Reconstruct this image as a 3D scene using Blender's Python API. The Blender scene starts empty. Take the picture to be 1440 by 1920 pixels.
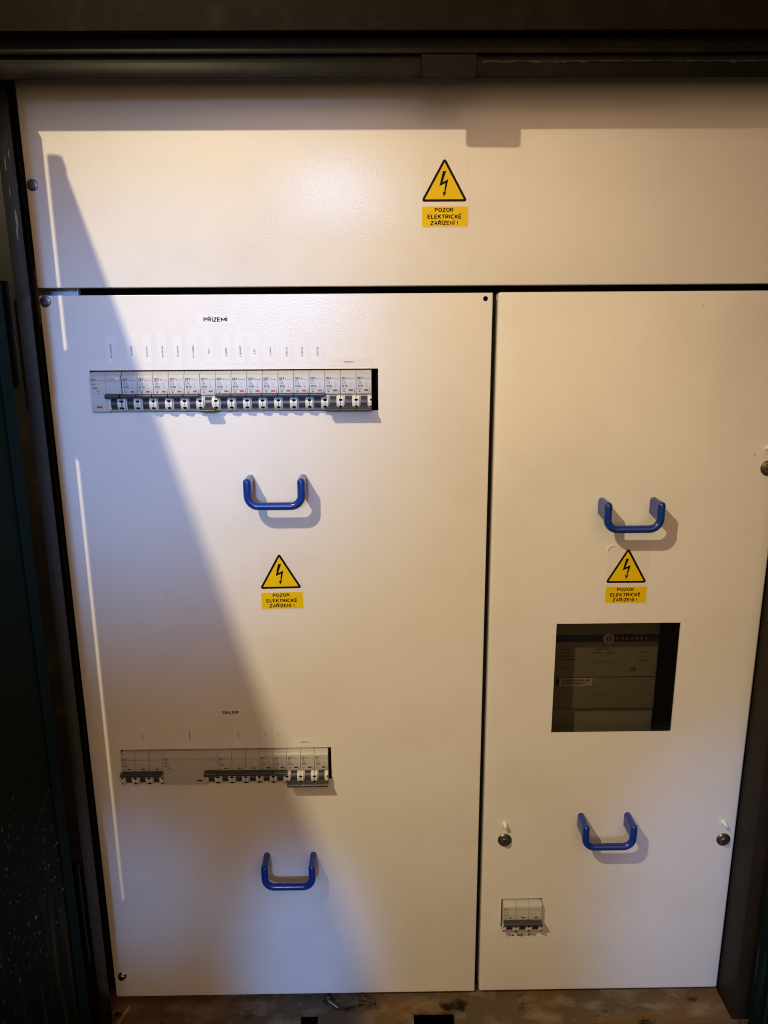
import bpy, bmesh, math, random
from mathutils import Vector, Matrix
random.seed(7)
PI = math.pi
scene = bpy.context.scene
COL = scene.collection

# ------------------------------------------------------------------ camera
# metres; X right, Z up, panels' front face at Y=0, viewer on the -Y side
F, PITCH, YAW, ROLL = 1441.9, 0.24483, 0.01072, -0.00681
CAM = Vector((0.36838, -0.88239, -0.02834))
fw = Vector((math.sin(YAW)*math.cos(PITCH), math.cos(YAW)*math.cos(PITCH), -math.sin(PITCH)))
rt0 = Vector((math.cos(YAW), -math.sin(YAW), 0)); up0 = rt0.cross(fw)
rt = math.cos(ROLL)*rt0 + math.sin(ROLL)*up0
up = -math.sin(ROLL)*rt0 + math.cos(ROLL)*up0
cd = bpy.data.cameras.new('camera'); cam = bpy.data.objects.new('camera', cd); COL.objects.link(cam)
cd.sensor_fit = 'VERTICAL'; cd.sensor_height = 36; cd.lens = F/1920*36
cd.clip_start = 0.01; cd.clip_end = 100
m = Matrix((rt, up, -fw)).transposed().to_4x4(); m.translation = CAM
cam.matrix_world = m
scene.camera = cam

# ------------------------------------------------------------------ world, lamps, exposure
w = bpy.data.worlds.new('World'); scene.world = w; w.use_nodes = True
w.node_tree.nodes['Background'].inputs[0].default_value = (1.0, 0.60, 0.34, 1)
w.node_tree.nodes['Background'].inputs[1].default_value = 0.085
vs = scene.view_settings
vs.view_transform = 'Standard'; vs.look = 'None'; vs.exposure = 0; vs.gamma = 1
scene.cycles.use_denoising = True
scene.cycles.max_bounces = 6
scene.cycles.filter_width = 1.05

def lamp(name, kind, loc, power, color, radius):
    l = bpy.data.lights.new(name, kind); l.energy = power; l.color = color; l.shadow_soft_size = radius
    o = bpy.data.objects.new(name, l); COL.objects.link(o); o.location = loc
    return o
def spot(name, loc, target, power, color, radius, half, blend, sx=1.0, sy=1.0):
    o = lamp(name, 'SPOT', loc, power, color, radius)
    o.data.spot_size = 2*half; o.data.spot_blend = blend
    o.rotation_euler = (Vector(target)-Vector(loc)).to_track_quat('-Z', 'Y').to_euler()
    o.scale = (sx, sy, 1)
    return o
# warm bulb up to the left, in front of the cabinet
LAMP = Vector((-0.257, -1.011, 0.778))
spot('bulb', LAMP, (0.38, 0, -0.36), 78, (1.0, 0.81, 0.505), 0.014, math.radians(27.5), 1.0)
# cool daylight from the opening behind the viewer; separately aimed spots imitate its patches
COOL = (0.15, 0.42, 1.0)
spot('daylight_upper', (0.07, -3.0, 0.42), (0.09, 0, -0.135), 245, COOL, 0.13, 0.100, 0.80, 1.10, 0.95)
spot('added_glint_spot', (0.06, -3.0, 0.36), (0.25, 0, 0.05), 50, (0.34, 0.58, 1.0), 0.10, 0.082, 1.0, 1.1, 1.0)  # extra spot added for the whitish highlight on the panels
spot('daylight_lower', (0.09, -3.0, 0.44), (0.262, 0, -0.88), 265, COOL, 0.05, 0.052, 0.95, 0.70, 1.2)
spot('daylight_low_left', (0.05, -3.0, 0.44), (0.055, 0, -0.77), 112, COOL, 0.05, 0.042, 1.0, 0.9, 1.1)
spot('daylight_side', (0.14, -3.0, 0.44), (0.83, 0, -0.85), 150, COOL, 0.05, 0.085, 0.9, 0.75, 1.3)
# lamp light coming back from the pale room behind the viewer
a = bpy.data.lights.new('room_bounce', 'AREA'); a.shape = 'RECTANGLE'; a.size = 2.0; a.size_y = 2.2; a.energy = 21; a.color = (1.0, 0.63, 0.38)
ao = bpy.data.objects.new('room_bounce', a); COL.objects.link(ao); ao.location = (0.55, -2.1, 0.85); ao.rotation_euler = (PI/2, 0, 0)

# ------------------------------------------------------------------ materials
def mat(name, base, rough=0.5, metal=0.0, spec=0.5, bump=None, vary=None, coat=0.0):
    """principled material; bump=(scale,strength,distance); vary=(scale,colour2,low,high)"""
    M = bpy.data.materials.new(name); M.use_nodes = True
    nt = M.node_tree; b = nt.nodes['Principled BSDF']
    b.inputs['Base Color'].default_value = (*base, 1); b.inputs['Roughness'].default_value = rough
    b.inputs['Metallic'].default_value = metal; b.inputs['Specular IOR Level'].default_value = spec
    b.inputs['Coat Weight'].default_value = coat
    tc = nt.nodes.new('ShaderNodeTexCoord')
    if bump:
        n = nt.nodes.new('ShaderNodeTexNoise'); n.inputs['Scale'].default_value = bump[0]; n.inputs['Detail'].default_value = 2
        bp = nt.nodes.new('ShaderNodeBump'); bp.inputs['Strength'].default_value = bump[1]; bp.inputs['Distance'].default_value = bump[2]
        nt.links.new(tc.outputs['Object'], n.inputs['Vector']); nt.links.new(n.outputs[0], bp.inputs['Height'])
        nt.links.new(bp.outputs[0], b.inputs['Normal'])
    if vary:
        n = nt.nodes.new('ShaderNodeTexNoise'); n.inputs['Scale'].default_value = vary[0]; n.inputs['Detail'].default_value = 6
        n.inputs['Roughness'].default_value = 0.65
        r = nt.nodes.new('ShaderNodeMapRange'); r.inputs[1].default_value = vary[2]; r.inputs[2].default_value = vary[3]
        mx = nt.nodes.new('ShaderNodeMix'); mx.data_type = 'RGBA'
        mx.inputs[6].default_value = (*base, 1); mx.inputs[7].default_value = (*vary[1], 1)
        nt.links.new(tc.outputs['Object'], n.inputs['Vector']); nt.links.new(n.outputs[0], r.inputs[0])
        nt.links.new(r.outputs[0], mx.inputs[0]); nt.links.new(mx.outputs[2], b.inputs['Base Color'])
    return M

PANEL = mat('white_powder_coat', (0.74, 0.724, 0.68), 0.24, spec=0.55, bump=(480, 0.18, 0.0007), vary=(7, (0.685, 0.655, 0.60), 0.48, 0.78))
FRAME = mat('dark_gloss_paint', (0.004, 0.0032, 0.002), 0.42, spec=0.10, bump=(40, 0.12, 0.002), vary=(22, (0.011, 0.009, 0.006), 0.5, 0.7))
BOARD = mat('brown_paint', (0.0075, 0.005, 0.0022), 0.6, spec=0.12, bump=(140, 0.15, 0.002), vary=(30, (0.016, 0.011, 0.006), 0.5, 0.7))
INSIDE = mat('dark_interior', (0.012, 0.011, 0.010), 0.8)
GALV = mat('galvanised_steel', (0.45, 0.47, 0.50), 0.35, 0.9, vary=(60, (0.30, 0.32, 0.36), 0.45, 0.6))
ZINC = mat('zinc_bolt', (0.42, 0.42, 0.43), 0.28, 1.0)
OLDBOLT = mat('dull_bolt', (0.16, 0.14, 0.12), 0.35, 0.9)
RUST = mat('rusty_bolt', (0.09, 0.05, 0.03), 0.55, 0.6, vary=(300, (0.2, 0.12, 0.07), 0.45, 0.65))
BLUE = mat('blue_plastic', (0.007, 0.037, 0.25), 0.22, bump=(300, 0.05, 0.0005))
BREAKER = mat('grey_white_plastic', (0.455, 0.445, 0.42), 0.38, vary=(80, (0.42, 0.41, 0.38), 0.4, 0.7))
GUARD = mat('white_plastic', (0.62, 0.61, 0.58), 0.35)
TOGGLE = mat('dark_toggle_plastic', (0.040, 0.042, 0.046), 0.33)
NAVY = mat('navy_print', (0.010, 0.026, 0.15), 0.5, spec=0.1)
GREY = mat('grey_print', (0.09, 0.09, 0.10), 0.5, spec=0.1)
BLACK = mat('black_print', (0.005, 0.005, 0.005), 0.5, spec=0.1)
RED = mat('red_indicator', (0.42, 0.028, 0.018), 0.4)
GREEN = mat('green_indicator', (0.08, 0.11, 0.035), 0.4)
OLIVE = mat('olive_indicator', (0.10, 0.075, 0.02), 0.4)
DARKIND = mat('dark_indicator', (0.03, 0.018, 0.015), 0.4)  # windows darkened in colour for the dimmer lower row
HOLE_SHADE = mat('hole_shade_black', (0.003, 0.003, 0.003), 0.9, spec=0.0)  # for drilled holes, and for shade painted on side plates and floor
SCREW = mat('screw_recess', (0.05, 0.05, 0.05), 0.4, 0.6)
PAPER = mat('label_film', (0.745, 0.735, 0.725), 0.28)
FILM = mat('clear_film', (0.72, 0.69, 0.63), 0.24)
YELLOW = mat('warning_yellow', (0.76, 0.52, 0.004), 0.36, spec=0.12)
SIGNBLACK = mat('sign_black', (0.006, 0.004, 0.0035), 0.42, spec=0.10)
METER = mat('meter_grey_plastic', (0.38, 0.37, 0.34), 0.4)
METERBLUE = mat('meter_blue', (0.03, 0.09, 0.28), 0.4)
METERDARK = mat('meter_dark', (0.03, 0.03, 0.03), 0.4)
STICK = mat('sticker_white', (0.75, 0.72, 0.64), 0.4)
CLOSURE = mat('white_seal_plastic', (0.82, 0.80, 0.75), 0.35)

def smoky_pane():
    M = bpy.data.materials.new('smoky_pane'); M.use_nodes = True; nt = M.node_tree; nt.nodes.clear()
    o = nt.nodes.new('ShaderNodeOutputMaterial'); t = nt.nodes.new('ShaderNodeBsdfTransparent'); g = nt.nodes.new('ShaderNodeBsdfGlossy')
    t.inputs[0].default_value = (0.68, 0.66, 0.60, 1); g.inputs['Roughness'].default_value = 0.08; g.inputs[0].default_value = (0.6, 0.6, 0.6, 1)
    mx = nt.nodes.new('ShaderNodeMixShader'); mx.inputs[0].default_value = 0.035
    nt.links.new(t.outputs[0], mx.inputs[1]); nt.links.new(g.outputs[0], mx.inputs[2]); nt.links.new(mx.outputs[0], o.inputs[0])
    return M
PANE = smoky_pane()

def layered(name, base, rough, layers, bump=None, metal=0.0):
    """base colour with stain layers: (noise scale vec, low, high, colour, z-mask or None)"""
    M = mat(name, base, rough, metal, bump=bump, spec=0.03); nt = M.node_tree; b = nt.nodes['Principled BSDF']
    tc = nt.nodes.new('ShaderNodeTexCoord'); prev = None
    for i, (sc, lo, hi, colr, zm) in enumerate(layers):
        mp = nt.nodes.new('ShaderNodeMapping'); mp.inputs['Scale'].default_value = sc; mp.inputs['Location'].default_value = (i*3.7, i*1.3, i*2.1)
        n = nt.nodes.new('ShaderNodeTexNoise'); n.inputs['Scale'].default_value = 1; n.inputs['Detail'].default_value = 5
        r = nt.nodes.new('ShaderNodeMapRange'); r.inputs[1].default_value = lo; r.inputs[2].default_value = hi
        nt.links.new(tc.outputs['Object'], mp.inputs[0]); nt.links.new(mp.outputs[0], n.inputs['Vector']); nt.links.new(n.outputs[0], r.inputs[0])
        fac = r.outputs[0]
        if zm:
            ax, z0, z1, z2, z3 = zm   # trapezoid mask along an axis
            sp = nt.nodes.new('ShaderNodeSeparateXYZ'); nt.links.new(tc.outputs['Object'], sp.inputs[0])
            a = nt.nodes.new('ShaderNodeMapRange'); a.inputs[1].default_value = z0; a.inputs[2].default_value = z1
            c = nt.nodes.new('ShaderNodeMapRange'); c.inputs[1].default_value = z3; c.inputs[2].default_value = z2
            for q in (a, c): nt.links.new(sp.outputs[ax], q.inputs[0])
            m1 = nt.nodes.new('ShaderNodeMath'); m1.operation = 'MULTIPLY'; nt.links.new(a.outputs[0], m1.inputs[0]); nt.links.new(c.outputs[0], m1.inputs[1])
            m2 = nt.nodes.new('ShaderNodeMath'); m2.operation = 'MULTIPLY'; nt.links.new(m1.outputs[0], m2.inputs[0]); nt.links.new(fac, m2.inputs[1])
            fac = m2.outputs[0]
        mx = nt.nodes.new('ShaderNodeMix'); mx.data_type = 'RGBA'; mx.inputs[7].default_value = (*colr, 1)
        if prev is None: mx.inputs[6].default_value = (*base, 1)
        else: nt.links.new(prev, mx.inputs[6])
        nt.links.new(fac, mx.inputs[0]); prev = mx.outputs[2]
    nt.links.new(prev, b.inputs['Base Color'])
    return M
SILL = layered('rusty_sill', (0.095, 0.072, 0.047), 0.6, [
    ((9, 16, 9), 0.42, 0.66, (0.15, 0.078, 0.032), None),
    ((22, 42, 22), 0.50, 0.70, (0.20, 0.15, 0.09), None),
    ((30, 34, 30), 0.60, 0.70, (0.17, 0.125, 0.078), None),
    ((150, 150, 150), 0.69, 0.72, (0.26, 0.21, 0.15), None),
    ((24, 30, 24), 0.64, 0.72, (0.016, 0.012, 0.008), None)], bump=(160, 0.5, 0.002))
DOOR = layered('dark_green_paint', (0.0018, 0.0100, 0.0075), 0.55, [
    ((90, 90, 5), 0.55, 0.72, (0.05, 0.052, 0.040), (2, -1.00, -0.82, -0.70, -0.58)),
    ((150, 110, 110), 0.655, 0.69, (0.17, 0.17, 0.14), (2, -0.74, -0.66, -0.60, -0.52)),
    ((330, 260, 220), 0.665, 0.70, (0.22, 0.22, 0.19), (2, -0.76, -0.66, -0.59, -0.46))], bump=(50, 0.2, 0.004))
COOL_EDGE = mat('cool_lit_edge', (0.0010, 0.014, 0.018), 0.5, spec=0.03)  # door green shifted to teal; cool light on the edge painted in

# ------------------------------------------------------------------ mesh builder
# plain sans lettering drawn as strokes; each glyph: (width, [polylines on a unit-high grid])
def _arc(cx, cz, rx, rz, a0, a1, n=8):
    return [(cx+rx*math.cos(math.radians(a0+(a1-a0)*i/n)), cz+rz*math.sin(math.radians(a0+(a1-a0)*i/n))) for i in range(n+1)]
_O = _arc(0.36, 0.5, 0.36, 0.5, 90, 450, 18)
_P = [(0, 0), (0, 1), (0.32, 1)] + _arc(0.32, 0.74, 0.24, 0.26, 90, -90)[1:] + [(0, 0.48)]
_S = _arc(0.30, 0.76, 0.28, 0.24, 25, 270, 10) + _arc(0.30, 0.26, 0.29, 0.26, 90, -155, 10)[1:]
GLY = {'P': (0.58, [_P]), 'O': (0.72, [_O]), 'Z': (0.58, [[(0, 1), (0.56, 1), (0, 0), (0.58, 0)]]), 'R': (0.60, [_P, [(0.32, 0.48), (0.60, 0)]]),
 'E': (0.52, [[(0.52, 1), (0, 1), (0, 0), (0.52, 0)], [(0, 0.52), (0.46, 0.52)]]), 'L': (0.48, [[(0, 1), (0, 0), (0.48, 0)]]),
 'K': (0.58, [[(0, 0), (0, 1)], [(0.56, 1), (0, 0.42)], [(0.20, 0.60), (0.58, 0)]]), 'T': (0.56, [[(0, 1), (0.56, 1)], [(0.28, 1), (0.28, 0)]]),
 'I': (0.04, [[(0.02, 0), (0.02, 1)]]), 'C': (0.66, [_arc(0.36, 0.5, 0.36, 0.5, 45, 315, 14)]), 'N': (0.60, [[(0, 0), (0, 1), (0.60, 0), (0.60, 1)]]),
 'A': (0.66, [[(0, 0), (0.33, 1), (0.66, 0)], [(0.12, 0.34), (0.54, 0.34)]]), 'M': (0.90, [[(0, 0), (0, 1)], [(0.90, 0), (0.90, 1)], [(0.03, 1), (0.45, 0.22)], [(0.45, 0.22), (0.87, 1)]]),
 'S': (0.58, [_S]), 'V': (0.64, [[(0, 1), (0.32, 0), (0.64, 1)]]), 'U': (0.60, [[(0, 1), (0, 0.3)] + _arc(0.30, 0.3, 0.30, 0.3, 180, 360)[1:] + [(0.60, 1)]]),
 'H': (0.60, [[(0, 0), (0, 1)], [(0.60, 0), (0.60, 1)], [(0, 0.52), (0.60, 0.52)]]), 'J': (0.44, [[(0.44, 1), (0.44, 0.26)] + _arc(0.22, 0.26, 0.22, 0.26, 0, -170)[1:]]),
 'B': (0.58, [_P, [(0.30, 0.48)] + _arc(0.32, 0.24, 0.26, 0.24, 90, -90)[1:] + [(0, 0)]]), 'D': (0.62, [[(0, 0), (0, 1), (0.24, 1)] + _arc(0.24, 0.5, 0.38, 0.5, 90, -90)[1:] + [(0, 0)]]),
 'F': (0.50, [[(0.50, 1), (0, 1), (0, 0)], [(0, 0.52), (0.44, 0.52)]]), 'W': (0.9, [[(0, 1), (0.22, 0), (0.45, 1), (0.68, 0), (0.9, 1)]]),
 '0': (0.54, [_arc(0.27, 0.5, 0.27, 0.5, 90, 450, 16)]), '1': (0.24, [[(0, 0.78), (0.22, 1), (0.22, 0)]]), '2': (0.52, [_arc(0.26, 0.72, 0.26, 0.28, 170, -30, 8) + [(0, 0), (0.52, 0)]]),
 '3': (0.52, [_arc(0.25, 0.75, 0.24, 0.25, 160, -90, 8) + _arc(0.25, 0.25, 0.27, 0.26, 90, -160, 8)[1:]]), '4': (0.56, [[(0.42, 0), (0.42, 1), (0, 0.28), (0.56, 0.28)]]),
 '5': (0.52, [[(0.48, 1), (0.08, 1), (0.04, 0.52)] + _arc(0.24, 0.32, 0.28, 0.32, 120, -150, 10)]), '6': (0.54, [_arc(0.30, 0.5, 0.30, 0.5, 60, 180, 8) + _arc(0.27, 0.30, 0.27, 0.30, 180, -180, 12)]),
 '8': (0.54, [_arc(0.27, 0.75, 0.24, 0.25, 0, 360, 12), _arc(0.27, 0.26, 0.27, 0.26, 0, 360, 12)]), '9': (0.54, [_arc(0.27, 0.70, 0.27, 0.30, 0, 360, 12), [(0.54, 0.70)] + _arc(0.24, 0.5, 0.30, 0.5, 0, -110, 8)]),
 '.': (0.06, [[(0.03, 0), (0.03, 0.06)]]), '!': (0.06, [[(0.03, 0.3), (0.03, 1)], [(0.03, 0), (0.03, 0.10)]]), '/': (0.36, [[(0, 0), (0.36, 1)]]), ' ': (0.20, []), '-': (0.3, [[(0, 0.4), (0.3, 0.4)]])}
_ACC = {'Ř': ('R', 'c'), 'Č': ('C', 'c'), 'Í': ('I', 'a'), 'É': ('E', 'a'), 'Á': ('A', 'a')}
_text = {}
def text_geo(s, bold):
    """stroked text scaled to a unit box centred on 0: (verts, faces); third value lifts each stroke a hair"""
    k = (s, bold)
    if k in _text: return _text[k]
    th = 0.235 if bold else 0.19; x = 0.0; V = []; Fc = []; lv = 0
    for ch in s.upper():
        acc = _ACC.get(ch); wd, ln = GLY.get(acc[0] if acc else ch, GLY['I'])
        ln = [list(p) for p in ln]
        if acc:
            c = wd/2; ln.append([(c-0.14, 1.34), (c, 1.18), (c+0.14, 1.34)] if acc[1] == 'c' else [(c-0.04, 1.14), (c+0.08, 1.34)])
        for pl in ln:
            closed = len(pl) > 2 and math.hypot(pl[0][0]-pl[-1][0], pl[0][1]-pl[-1][1]) < 1e-6
            n = len(pl); L = []; Rr = []
            for i in range(n):
                p = Vector(pl[i]); a = Vector(pl[i-1]) if i else (Vector(pl[-2]) if closed else None); b = Vector(pl[i+1]) if i < n-1 else (Vector(pl[1]) if closed else None)
                d1 = (p-a).normalized() if a is not None else (b-p).normalized(); d2 = (b-p).normalized() if b is not None else d1
                t = d1+d2; t = t.normalized() if t.length > 1e-4 else d2
                nrm = Vector((-t.y, t.x)); co = max(0.45, nrm.dot(Vector((-d1.y, d1.x))))
                e = Vector((0, 0))
                q = nrm*(th/2/co)
                L.append(p+q); Rr.append(p-q)
            o = len(V); lv += 1
            V += [(v.x+x, v.y, lv) for v in L] + [(v.x+x, v.y, lv) for v in Rr]
            for i in range(n-1): Fc.append((o+i, o+n+i, o+n+i+1, o+i+1))
        x += wd + (0.30 if bold else 0.26)
    xs = [p[0] for p in V]; ys = [p[1] for p in V]; x0, x1, y0, y1 = min(xs), max(xs), min(ys), max(ys)
    _text[k] = ([((p[0]-x0)/(x1-x0)-0.5, (p[1]-y0)/(y1-y0)-0.5, p[2]) for p in V], Fc)
    return _text[k]

class MB:
    def __init__(s): s.v = []; s.f = []; s.mi = []; s.mats = []
    def slot(s, m):
        if m not in s.mats: s.mats.append(m)
        return s.mats.index(m)
    def add(s, verts, faces, m):
        o = len(s.v); k = s.slot(m); s.v += [tuple(p) for p in verts]
        for f in faces: s.f.append(tuple(i+o for i in f)); s.mi.append(k)
    def box(s, x0, x1, y0, y1, z0, z1, m, bev=0.0, seg=2):
        bm = bmesh.new(); bmesh.ops.create_cube(bm, size=1)
        for v in bm.verts: v.co = ((x0+x1)/2+v.co.x*(x1-x0), (y0+y1)/2+v.co.y*(y1-y0), (z0+z1)/2+v.co.z*(z1-z0))
        if bev: bmesh.ops.bevel(bm, geom=bm.edges[:], offset=bev, segments=seg, affect='EDGES', profile=0.5)
        s.bm(bm, m)
    def bm(s, bm, m):
        bm.verts.index_update(); s.add([v.co[:] for v in bm.verts], [[v.index for v in f.verts] for f in bm.faces], m); bm.free()
    def prism(s, prof, a0, a1, m, axis='x', bev=0.0):
        """prof: closed polygon; axis x -> prof is (y,z); axis y -> prof is (x,z); axis z -> prof is (x,y)"""
        n = len(prof)
        def P(p, a): return (a, p[0], p[1]) if axis == 'x' else ((p[0], a, p[1]) if axis == 'y' else (p[0], p[1], a))
        bm = bmesh.new(); A = [bm.verts.new(P(p, a0)) for p in prof]; B = [bm.verts.new(P(p, a1)) for p in prof]
        bm.faces.new(A); bm.faces.new(B[::-1])
        for i in range(n): bm.faces.new((A[i], B[i], B[(i+1) % n], A[(i+1) % n]))
        bmesh.ops.recalc_face_normals(bm, faces=bm.faces)
        if bev: bmesh.ops.bevel(bm, geom=bm.edges[:], offset=bev, segments=1, affect='EDGES')
        s.bm(bm, m)
    def tube(s, pts, r, m, n=14, cap=True):
        pts = [Vector(p) for p in pts]; rings = []
        for i, p in enumerate(pts):
            d = (pts[min(i+1, len(pts)-1)] - pts[max(i-1, 0)]).normalized()
            a = d.cross(Vector((0, 1, 0)) if abs(d.y) < 0.9 else Vector((1, 0, 0))).normalized(); b = d.cross(a)
            rr = r[i] if isinstance(r, (list, tuple)) else r
            rings.append([p + a*rr*math.cos(t*2*PI/n) + b*rr*math.sin(t*2*PI/n) for t in range(n)])
        V = [q for R in rings for q in R]; Fc = []
        for i in range(len(pts)-1):
            for t in range(n): Fc.append((i*n+t, i*n+(t+1) % n, (i+1)*n+(t+1) % n, (i+1)*n+t))
        if cap: Fc.append(tuple(range(n))[::-1]); Fc.append(tuple((len(pts)-1)*n+t for t in range(n)))
        s.add(V, Fc, m)
    def lathe(s, prof, c, m, n=20, axis='y'):
        """prof: list of (radius, offset); axis y: offset goes towards the viewer (-y)"""
        V = []; Fc = []
        for r, h in prof:
            for t in range(n):
                a = 2*PI*t/n
                V.append((c[0]+r*math.cos(a), c[1]-h, c[2]+r*math.sin(a)) if axis == 'y' else (c[0]+r*math.cos(a), c[1]+r*math.sin(a), c[2]+h))
        for i in range(len(prof)-1):
            for t in range(n): Fc.append((i*n+t, i*n+(t+1) % n, (i+1)*n+(t+1) % n, (i+1)*n+t))
        Fc.append(tuple((len(prof)-1)*n+t for t in range(n)))
        s.add(V, Fc, m)
    def poly(s, pts, y, m):   # flat print: polygon of (x,z)
        s.add([(p[0], y, p[1]) for p in pts], [tuple(range(len(pts)))], m)
    def rect(s, x0, x1, z0, z1, y, m): s.poly([(x0, z0), (x1, z0), (x1, z1), (x0, z1)], y, m)
    def text(s, t, cx, cz, wd, ht, y, m, bold=False, vertical=False):
        v, f = text_geo(t, bold)
        if vertical: V = [(cx - p[1]*wd, y-2e-6*p[2], cz + p[0]*ht) for p in v]
        else: V = [(cx + p[0]*wd, y-2e-6*p[2], cz + p[1]*ht) for p in v]
        s.add(V, f, m)
    def mesh(s, name, smooth=True):
        me = bpy.data.meshes.new(name); me.from_pydata(s.v, [], s.f)
        for q in s.mats: me.materials.append(q)
        me.polygons.foreach_set('material_index', s.mi)
        bm = bmesh.new(); bm.from_mesh(me); bmesh.ops.recalc_face_normals(bm, faces=bm.faces); bm.to_mesh(me); bm.free()
        if smooth:
            me.polygons.foreach_set('use_smooth', [True]*len(me.polygons)); me.set_sharp_from_angle(angle=math.radians(32))
        me.update(); return me
    def build(s, name, parent=None, loc=None, smooth=True):
        o = bpy.data.objects.new(name, s.mesh(name, smooth)); COL.objects.link(o)
        if parent: o.parent = parent
        if loc: o.location = loc
        return o

def tag(o, label=None, cat=None, group=None, kind=None):
    if label: o['label'] = label
    if cat: o['category'] = cat
    if group: o['group'] = group
    if kind: o['kind'] = kind
    return o
def thing(name, label, cat, loc=(0, 0, 0), group=None):
    o = bpy.data.objects.new(name, None); COL.objects.link(o); o.location = loc; o.empty_display_size = 0.02
    return tag(o, label, cat, group)
def link(name, me, parent, loc=(0, 0, 0)):
    o = bpy.data.objects.new(name, me); COL.objects.link(o); o.parent = parent; o.location = loc
    return o

# ------------------------------------------------------------------ cover panels
def panel_mesh(x0, x1, z0, z1, cuts, depth, round_r, holes=()):
    """sheet-metal cover: front with rectangular cut-outs, returned edges, cut-out walls"""
    sheet = 0.0018
    bm = bmesh.new()
    X = sorted({x0, x1, *[c for q in cuts for c in q[:2]], *[h[0]+d for h in holes for d in (-h[2]*2, h[2]*2)]})
    Z = sorted({z0, z1, *[c for q in cuts for c in q[2:]], *[h[1]+d for h in holes for d in (-h[2]*2, h[2]*2)]})
    def V(x, z, y=0.0): return bm.verts.new((x, y, z))
    gv = {(x, z): V(x, z) for x in X for z in Z}
    for i in range(len(X)-1):
        for j in range(len(Z)-1):
            cx, cz = (X[i]+X[i+1])/2, (Z[j]+Z[j+1])/2
            if any(q[0] < cx < q[1] and q[2] < cz < q[3] for q in cuts): continue
            c4 = [gv[X[i], Z[j]], gv[X[i+1], Z[j]], gv[X[i+1], Z[j+1]], gv[X[i], Z[j+1]]]
            h = [h for h in holes if abs(h[0]-cx) < 1e-6 and abs(h[1]-cz) < 1e-6]
            if h:
                hx, hz, r = h[0]; n = 16
                ring = [V(hx+r*math.cos(2*PI*(t/n)-0.75*PI), hz+r*math.sin(2*PI*(t/n)-0.75*PI)) for t in range(n)]
                back = [V(v.co.x, v.co.z, sheet*1.2) for v in ring]
                for k in range(4):
                    q = n//4
                    for t in range(q):
                        a, b = ring[(k*q+t) % n], ring[(k*q+t+1) % n]
                        bm.faces.new((c4[k] if t < q/2 else c4[(k+1) % 4], b, a))
                    bm.faces.new((c4[k], c4[(k+1) % 4], ring[(k*q+q//2) % n]))
                for t in range(n): bm.faces.new((ring[t], ring[(t+1) % n], back[(t+1) % n], back[t]))
            else: bm.faces.new(c4)
    bd = [e for e in bm.edges if len(e.link_faces) == 1 and abs(e.verts[0].co.y) < 1e-9 and abs(e.verts[1].co.y) < 1e-9]
    outer = [e for e in bd if all(abs(v.co.x-x0) < 1e-7 or abs(v.co.x-x1) < 1e-7 or abs(v.co.z-z0) < 1e-7 or abs(v.co.z-z1) < 1e-7 for v in e.verts)]
    inner = [e for e in bd if e not in outer]
    def extr(es, d):
        r = bmesh.ops.extrude_edge_only(bm, edges=es)
        for v in [g for g in r['geom'] if isinstance(g, bmesh.types.BMVert)]: v.co.y += d
    extr(outer, depth)
    if inner: extr(inner, sheet)
    bmesh.ops.recalc_face_normals(bm, faces=bm.faces)
    rim = [e for e in bm.edges if all(abs(v.co.y) < 1e-9 for v in e.verts) and len(e.link_faces) == 2 and
           any(abs(f.normal.y) < 0.5 for f in e.link_faces) and all(abs(v.co.x-x0) < 1e-7 or abs(v.co.x-x1) < 1e-7 or abs(v.co.z-z0) < 1e-7 or abs(v.co.z-z1) < 1e-7 for v in e.verts)]
    corners = [e for e in bm.edges if abs(e.verts[0].co.y-e.verts[1].co.y) > depth*0.9]
    corners = [e for e in corners if all((abs(v.co.x-x0) < 1e-7 or abs(v.co.x-x1) < 1e-7) and (abs(v.co.z-z0) < 1e-7 or abs(v.co.z-z1) < 1e-7) for v in e.verts)]
    bmesh.ops.bevel(bm, geom=rim+corners, offset=round_r, segments=4, affect='EDGES', profile=0.5, clamp_overlap=True)
    rims = MB(); rims.bm(bm, PANEL)
    return rims

def panel(name, label, *a, **k):
    t = thing(name, label, 'cover panel', (0, 0, 0), 'white cover panels of the switchboard')
    panel_mesh(*a, **k).build('sheet', t)
    return t
top_p = panel('cover_panel', 'wide white blank cover panel across the top, in the shadow of the lintel', -0.0005, 0.905, 0.0080, 0.300, [], 0.018, 0.0009)
UP = (0.0474, 0.3722, -0.1289, -0.0815)
LO = (0.0397, 0.3080, -0.6043, -0.5583)
left_p = panel('cover_panel', 'tall white left cover panel with two rows of breakers and two blue handles', 0.0, 0.5, -0.9427, 0.0, [UP, LO], 0.016, 0.0008,
               holes=[(0.4920, -0.0063, 0.0028)])
WIN = (0.5895, 0.7430, -0.5420, -0.3928)
MAIN = (0.5336, 0.5886, -0.8366, -0.7908)
right_p = panel('cover_panel', 'narrower white right cover panel with the dark meter window', 0.5064, 0.8423, -0.9438, 0.0006, [WIN, MAIN], 0.020, 0.0032)

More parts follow.
